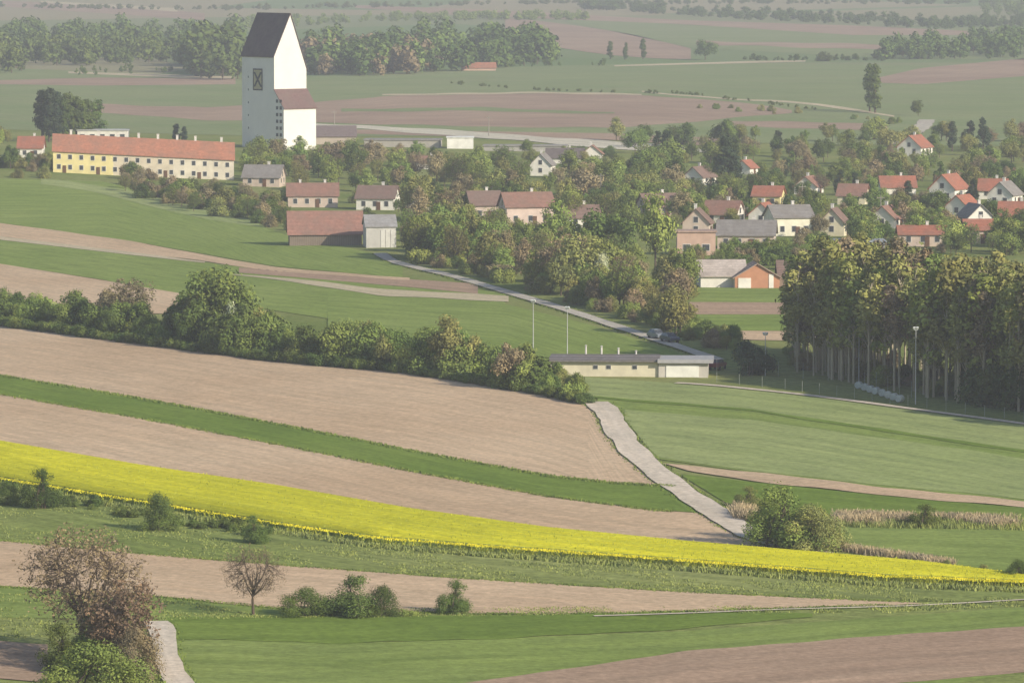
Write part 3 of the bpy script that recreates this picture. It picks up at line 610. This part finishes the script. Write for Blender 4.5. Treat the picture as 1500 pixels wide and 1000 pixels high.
def car(u,v,deg,col):
    x,y,z=[float(q) for q in G(u,v)]; e=empty('parked_car',(x,y,z+.22),math.radians(deg)); pm=plain_mat('car_paint',col,.03,1,.3,.5,0)
    prof=[(-2.05,.28),(2.05,.28),(2.1,.6),(1.95,.78),(1.05,.92),(-1.75,.95),(-2.08,.8)]
    b=B(); b.prism([(p[0],-.84,p[1]) for p in prof][::-1],[(p[0],.84,p[1]) for p in prof][::-1]); b.obj('body',[pm],e)
    b=B(); b.prism([(-1.7,-.8,.93),(1.0,-.8,.93),(1.0,.8,.93),(-1.7,.8,.93)],[(-1.3,-.62,1.4),(.35,-.62,1.4),(.35,.62,1.4),(-1.3,.62,1.4)]); b.obj('windows',[GLASS],e)
    b=B(); b.box(-1.25,.3,-.6,.6,1.4,1.46); b.obj('roof',[pm],e)
    b=B()
    for wx in (-1.3,1.3):
        for s in (-1,1): b.cyl((wx,s*.66,.1),(wx,s*.88,.1),.32,.32,14)
    b.obj('wheels',[plain_mat('tyre',(.03,.03,.03))],e)
car(1051,541,70,(.22,.03,.03)); car(981,502,-65,(.05,.06,.09)); car(962,497,-65,(.2,.22,.25))
# ---------------------------------------------------------------- village trees
def blocked(u,v,h,w):
    for (a,b_,t,bs,s) in RECTS:
        if v>=bs-1 and v-h<bs-.45*(bs-t)-3 and u+w>a+4 and u-w<b_-4: return True
    return False
def band(n,u0,u1,vt,vb,h0,h1,kinds,leaves,name='village_tree',allow=.22,w=1.):
    c=0;tr=0
    while c<n and tr<n*12:
        tr+=1; u=random.uniform(u0,u1); v=random.uniform(pl(vt,u),pl(vb,u)); h=random.uniform(h0,h1)
        if blocked(u,v,h,h*.3) and random.random()>allow: continue
        tree(name,random.choice(kinds),random.choice(leaves),u,v,h,w); c+=1
RD=['round1','round2','round3','wide','bush2','sparse3']; MIX=['green','green','fresh','olive','dark','brown','olive','dark']
c_=lambda v:[(0,v),(1500,v)]
band(60,345,620,c_(230),c_(284),28,46,RD,MIX); band(115,600,1010,c_(252),c_(334),32,56,RD,MIX)
band(50,420,1000,c_(285),c_(340),16,28,['bush1','bush2','round2'],MIX,'shrub')
RL=[(590,388),(660,400),(740,422),(820,446),(900,470),(970,492),(1060,520)]
up=lambda d:[(a,b-d) for a,b in RL]
band(125,592,1000,up(74),up(10),38,74,RD,['green','fresh','green','olive','fresh','brown','olive'],w=.9)
band(60,600,1060,up(14),up(5),14,32,['bush1','bush2','bush3'],['green','fresh','olive','brown'],'shrub')
tree('lime_tree','round1','fresh',960,395,118,.8); tree('lime_tree','round2','olive',855,430,95); tree('lime_tree','sparse3','brown',830,425,85,1.3); tree('blossom_tree','round2','white',882,432,68,.5); tree('lime_tree','round1','olive',990,490,78,1.0); tree('lime_tree','wide','green',885,390,90); tree('lime_tree','round1','fresh',812,375,85)
band(220,1000,1520,c_(236),c_(348),22,42,RD+['cone2'],MIX+['brown'],allow=.1); band(60,1240,1520,c_(335),c_(374),30,48,RD,['green','green','fresh','dark']); band(50,1000,1240,c_(372),c_(400),24,38,RD,['dark','green','green','brown'])
band(70,1000,1520,c_(240),c_(370),12,24,['bush1','bush2','bush3'],MIX,'shrub',allow=.3)
band(90,180,430,[(180,258),(430,312)],[(180,286),(430,344)],14,34,['bush1','bush2','round2','sparse3'],['green','olive','brown','dark'],'shrub')
band(20,0,110,c_(232),c_(262),16,26,['bush1','round2'],MIX,'shrub'); band(30,-200,60,c_(205),c_(250),25,38,RD,MIX)
band(50,900,1500,c_(203),c_(240),22,38,RD,MIX); band(40,480,900,c_(226),c_(252),16,26,RD,MIX)
for u,v,h in ((962,248,58),(978,250,62),(992,246,55),(1063,276,82),(1076,268,50),(1140,225,38),(270,212,30),(258,210,32),(1230,285,38),(1252,284,36),(1330,300,40),(1425,300,40),(1395,222,50),(1440,218,48),(1420,220,45),(1150,262,34)): tree('spruce_tree',random.choice(['cone','cone2','col2']),'conif',u,v,h,1.1)
for u,v,h in ((62,207,84),(72,208,88),(82,206,80),(92,206,70),(101,206,78),(112,206,72),(120,206,66),(128,206,68),(142,205,66),(1274,164,74),(1282,166,76)): tree('poplar_tree','col2' if u<1000 else 'col','conif' if u<90 else 'dark',u,v,h,.95 if u>1000 else 1.1)
for u,v,h in ((894,87,28),(917,87,26),(942,87,32),(915,88,20)): tree('poplar_tree','col','dark',u,v,h,1.2)
tree('oak_tree','wide','dark',1033,88,32,1.3); tree('oak_tree','round2','dark',1345,170,26); tree('oak_tree','bush1','dark',1208,90,16,1.5); tree('spruce_tree','bush2','conif',1098,549,56,1.05); tree('spruce_tree','bush2','conif',1115,548,42,1.05)
band(18,1000,1330,[(1000,152),(1330,178)],[(1000,158),(1330,184)],5,12,['bush1'],['green','olive'],'shrub')
band(16,980,1080,[(980,470),(1080,500)],[(980,490),(1080,520)],18,40,['round2','bush2','bush1'],['olive','green'],'shrub')
# poplar grove
GB_=[(1165,546),(1300,572),(1400,590),(1520,610),(1700,640)]
for i in range(310):
    u=1162+600*random.random()**1.25; v=pl(GB_,u)-random.random()**1.1*42; hm=random.uniform(17.0,21.5)*(.84 if u<1200 else 1)
    tree('poplar_tree',random.choice(['grove1','grove2','grove3']),random.choice(['poplar','poplar','olive','fresh','poplar','brown']),u,v,0,1.2,1,hm)
for i in range(70):
    u=random.uniform(1162,1560); tree('shrub',random.choice(['bush1','bush2']),'dark' if u>1430 else random.choice(['olive','green','fresh','brown']),u,pl(GB_,u)-random.uniform(2,38),random.uniform(12,34)+(45 if u>1430 else 0),1.0)
# distant tree masses (one object each)
def mass(name,leaf,items,w=1.15):
    Vs=[];Fs=[];Ms=[];n=0
    for (u,v,h) in items:
        p=random.choice(FARP); x,y,z=[float(q) for q in G(u,v)]; s=F/(y*cp+(H-z)*sp); hm=h/s; a=random.uniform(0,6.28); ca,sa=math.cos(a),math.sin(a)
        V=p.V*hm; V=np.stack([(V[:,0]*ca-V[:,1]*sa)*w+x,(V[:,0]*sa+V[:,1]*ca)*w+y,V[:,2]+z],-1)
        Vs.append(V);Fs.append(p.F+n);Ms.append(p.M);n+=len(V)
    mesh_obj(name,np.concatenate(Vs),np.concatenate(Fs),[BARK,LM[leaf]],np.concatenate(Ms))
def items(n,u0,u1,top,bot,h0,h1): 
    r=[]
    for i in range(n):
        u=random.uniform(u0,u1); t=pl(top,u);b=pl(bot,u); v=random.uniform(t,b); r.append((u,v,random.uniform(h0,h1)))
    return r
mass('distant_woodland','dark',items(110,-150,345,[(0,58),(345,52)],[(0,74),(345,80)],22,38))
mass('distant_woodland','dark',items(120,-150,345,c_(78),c_(96),20,40)); mass('distant_woodland','green',items(40,-150,345,c_(78),c_(98),18,36))
mass('distant_woodland','dark',items(34,285,350,c_(92),c_(118),40,70)); mass('distant_woodland','dark',items(22,-120,55,c_(96),c_(108),26,44))
mass('distant_woodland','dark',items(110,445,800,[(445,78),(650,72),(800,80)],[(445,114),(650,108),(820,92)],26,52))
mass('distant_woodland','green',items(50,445,800,[(445,78),(650,72),(800,80)],[(445,114),(650,108),(820,92)],26,50))
mass('distant_woodland','brown',items(45,450,640,[(445,85),(650,80)],[(445,114),(650,108)],28,46))
mass('distant_woodland','dark',items(110,1295,1560,[(1295,76),(1500,64)],[(1295,88),(1500,86)],14,34))
mass('distant_hedgerow','dark',items(260,850,1560,[(850,10),(1100,20),(1380,34),(1500,30)],[(850,14),(1100,30),(1380,44),(1500,40)],7,15),1.6)
mass('distant_hedgerow','dark',items(150,850,1560,c_(3),c_(7),4,9),1.8); mass('distant_hedgerow','green',items(60,1440,1560,c_(8),c_(24),8,16),1.5)
mass('distant_hedgerow','dark',items(140,-150,850,[(0,10),(300,14),(800,5)],[(0,12),(300,17),(800,7)],4,9),1.8); mass('distant_hedgerow','green',items(150,340,860,[(340,34),(600,26),(860,26)],[(340,44),(600,31),(860,30)],7,14),1.5)
mass('distant_hedgerow','green',items(80,100,900,[(100,103),(900,94)],[(100,112),(900,97)],5,13)); mass('distant_hedgerow','dark',items(70,660,1200,[(660,122),(800,132),(1000,137),(1200,160)],[(660,124),(800,134),(1000,139),(1200,163)],3,6),1.6)
mass('distant_hedgerow','dark',items(50,1090,1300,c_(86),c_(90),4,9),1.5)
# ---------------------------------------------------------------- grasses, reeds, rapeseed plants
def blades_xy(name,mats,X,Y,hm,wd,per,z0=0.,spread=.3):
    Z=hgt(X,Y)+z0
    X=np.repeat(X,per)+rng.normal(size=len(X)*per)*spread; Y=np.repeat(Y,per)+rng.normal(size=len(Y)*per)*spread; Z=np.repeat(Z,per)
    m=len(X); a=rng.random(m)*6.283; w=wd*(.5+rng.random(m)); h=hm*(.5+.8*rng.random(m)); ln=rng.normal(size=(m,2))*.25*h[:,None]
    dx=np.cos(a)*w;dy=np.sin(a)*w
    V=np.stack([np.stack([X-dx,Y-dy,Z],-1),np.stack([X+dx,Y+dy,Z],-1),np.stack([X+dx*.35+ln[:,0],Y+dy*.35+ln[:,1],Z+h],-1),np.stack([X-dx*.35+ln[:,0],Y-dy*.35+ln[:,1],Z+h*.9],-1)],1).reshape(-1,3)
    mesh_obj(name,V,np.arange(4*m).reshape(-1,4),mats)
def blades(name,mats,top,bot,u0,u1,n,hm,wd,per=5,z0=0.,spread=.3,clump=False):
    us=rng.uniform(u0,u1,n*2); t=pl(top,us); b=pl(bot,us); keep=b>t+.2; us=us[keep][:n]; t=t[keep][:n]; b=b[keep][:n]
    xt,yt,_=G(us,t); xb,yb,_=G(us,b); k=rng.random(len(us))
    X=xt*(1-k)+xb*k; Y=yt*(1-k)+yb*k
    if clump:
        q=np.sin(X*.31+Y*.11)+np.sin(X*.13-Y*.23+2)+np.sin(X*.77+Y*.5); s=q>-.4; X=X[s];Y=Y[s]
    blades_xy(name,mats,X,Y,hm,wd,per,z0,spread)
GB1=leaf_mat('grass_blades',(.21,.26,.075),(.30,.33,.12),False); GB2=leaf_mat('grass_dark',(.14,.20,.045),(.19,.24,.065),False); REED=leaf_mat('dry_reed',(.40,.32,.21),(.48,.40,.27),False)
blades('bank_grass',[GB1],[(a,b+2) for a,b in RB],[(0,793),(200,812),(450,832),(700,850),(1000,868),(1300,882),(1500,880)],-100,1600,7000,.24,.08,clump=True)
blades('meadow_grass',[GB1],[(0,862),(420,893),(1300,888),(1600,878)],[(0,940),(250,908),(1300,897),(1600,884)],-100,1600,4000,.22,.08,clump=True)
blades('field_edge_grass',[GB2],GT,[(a,b+2) for a,b in GT],-100,985,1500,.3,.12); blades('field_edge_grass',[GB2],GB,[(a,b+1) for a,b in GB],-100,985,900,.25,.12); blades('field_edge_grass',[GB2],[(a,b-3) for a,b in RT],RT,-100,1500,2200,.35,.12)
blades('field_edge_grass',[GB1],[(a,b-1) for a,b in RB],[(a,b+4) for a,b in RB],-100,1600,4000,.45,.10)
BT=[(0,793),(200,812),(450,832),(700,850),(1000,868),(1300,882)]
blades('field_edge_grass',[GB2],[(a,b-1) for a,b in BT],[(a,b+1) for a,b in BT],-100,1330,1600,.22,.1); BB=[(0,860),(200,872),(420,893),(700,900),(900,899),(1300,887)]
blades('field_edge_grass',[GB2],[(a,b-1) for a,b in BB],[(a,b+1) for a,b in BB],-100,1300,1600,.2,.1)
blades('dry_reeds',[REED],[(1225,757),(1500,764)],[(1225,770),(1500,775)],1225,1490,3200,.95,.04,clump=True); blades('dry_reeds',[REED],[(1075,748),(1110,754)],[(1075,760),(1110,768)],1075,1115,300,1.2,.05)
blades('dry_reeds',[REED],[(1195,797),(1395,828)],[(1195,806),(1300,823),(1395,833)],1195,1395,2000,.8,.04,clump=True)
blades('reed_bed_grass',[GB1],[(1225,755),(1500,762)],[(1225,773),(1500,778)],1225,1500,1200,.7,.05)
for (C,Nn,wd),nm in ((TR1,'track_verge_grass'),(TR3,'track_verge_grass'),(TR2,'road_verge_grass')):
    n=len(C)*20; i=rng.integers(0,len(C)-1,n); f=rng.random(n)[:,None]; c=C[i]*(1-f)+C[i+1]*f; sd=np.where(rng.random(n)<.5,-1,1)*(wd/2+rng.normal(size=n)*.28+.1); q=c+Nn[i]*sd[:,None]
    blades_xy(nm,[GB2],q[:,0],q[:,1],.22,.09,4,0,.15)
YM=leaf_mat('rapeseed_flower',(.66,.60,.03),(.80,.73,.05),False); YG=leaf_mat('rapeseed_stem',(.30,.35,.05),(.42,.44,.06),False)
blades('rapeseed_stems',[YG],RT,RB,-150,1650,6000,.92,.06,4)
blades('rapeseed_flowers',[YM],RT,[(a,b-1) for a,b in RB],-150,1650,44000,.13,.065,4,z0=.8,spread=.3)
# ---------------------------------------------------------------- haze
m=bpy.data.materials.new('haze_air'); m.use_nodes=True; nt=m.node_tree; nt.nodes.clear(); out=nt.nodes.new('ShaderNodeOutputMaterial')
vs=nt.nodes.new('ShaderNodeVolumeScatter'); vs.inputs['Color'].default_value=(.92,.93,1,1); vs.inputs['Density'].default_value=1/6200; vs.inputs['Anisotropy'].default_value=0.1
nt.links.new(vs.outputs[0],out.inputs['Volume'])
b=B(); b.box(-38000,38000,-2900,38000,-30,190); hz=b.obj('haze_air',[m])
# ---------------------------------------------------------------- light
el=math.radians(26); az=math.radians(40); S=Vector((math.cos(az)*math.cos(el),-math.sin(az)*math.cos(el),math.sin(el)))
sd=bpy.data.lights.new('sun','SUN'); sd.energy=5; sd.angle=math.radians(.5); sd.color=(1,.91,.75); so=bpy.data.objects.new('sun',sd); so.rotation_euler=S.to_track_quat('Z','Y').to_euler(); sc.collection.objects.link(so)
w=bpy.data.worlds.new("World"); sc.world=w; w.use_nodes=True; nt=w.node_tree; bg=nt.nodes['Background']; sk=nt.nodes.new('ShaderNodeTexSky'); sk.sky_type='NISHITA'; sk.sun_disc=False; sk.sun_elevation=el; sk.sun_rotation=math.atan2(S.x,S.y); nt.links.new(sk.outputs[0],bg.inputs[0]); bg.inputs[1].default_value=.14
cd=bpy.data.cameras.new('camera'); cd.lens=180; cd.sensor_width=36; cd.clip_end=100000; cd.clip_start=1
co=bpy.data.objects.new('camera',cd); co.location=(0,0,H); co.rotation_euler=(math.pi/2-P,0,0); sc.collection.objects.link(co); sc.camera=co
sc.view_settings.view_transform='Standard'; sc.view_settings.look='None'; sc.view_settings.exposure=0
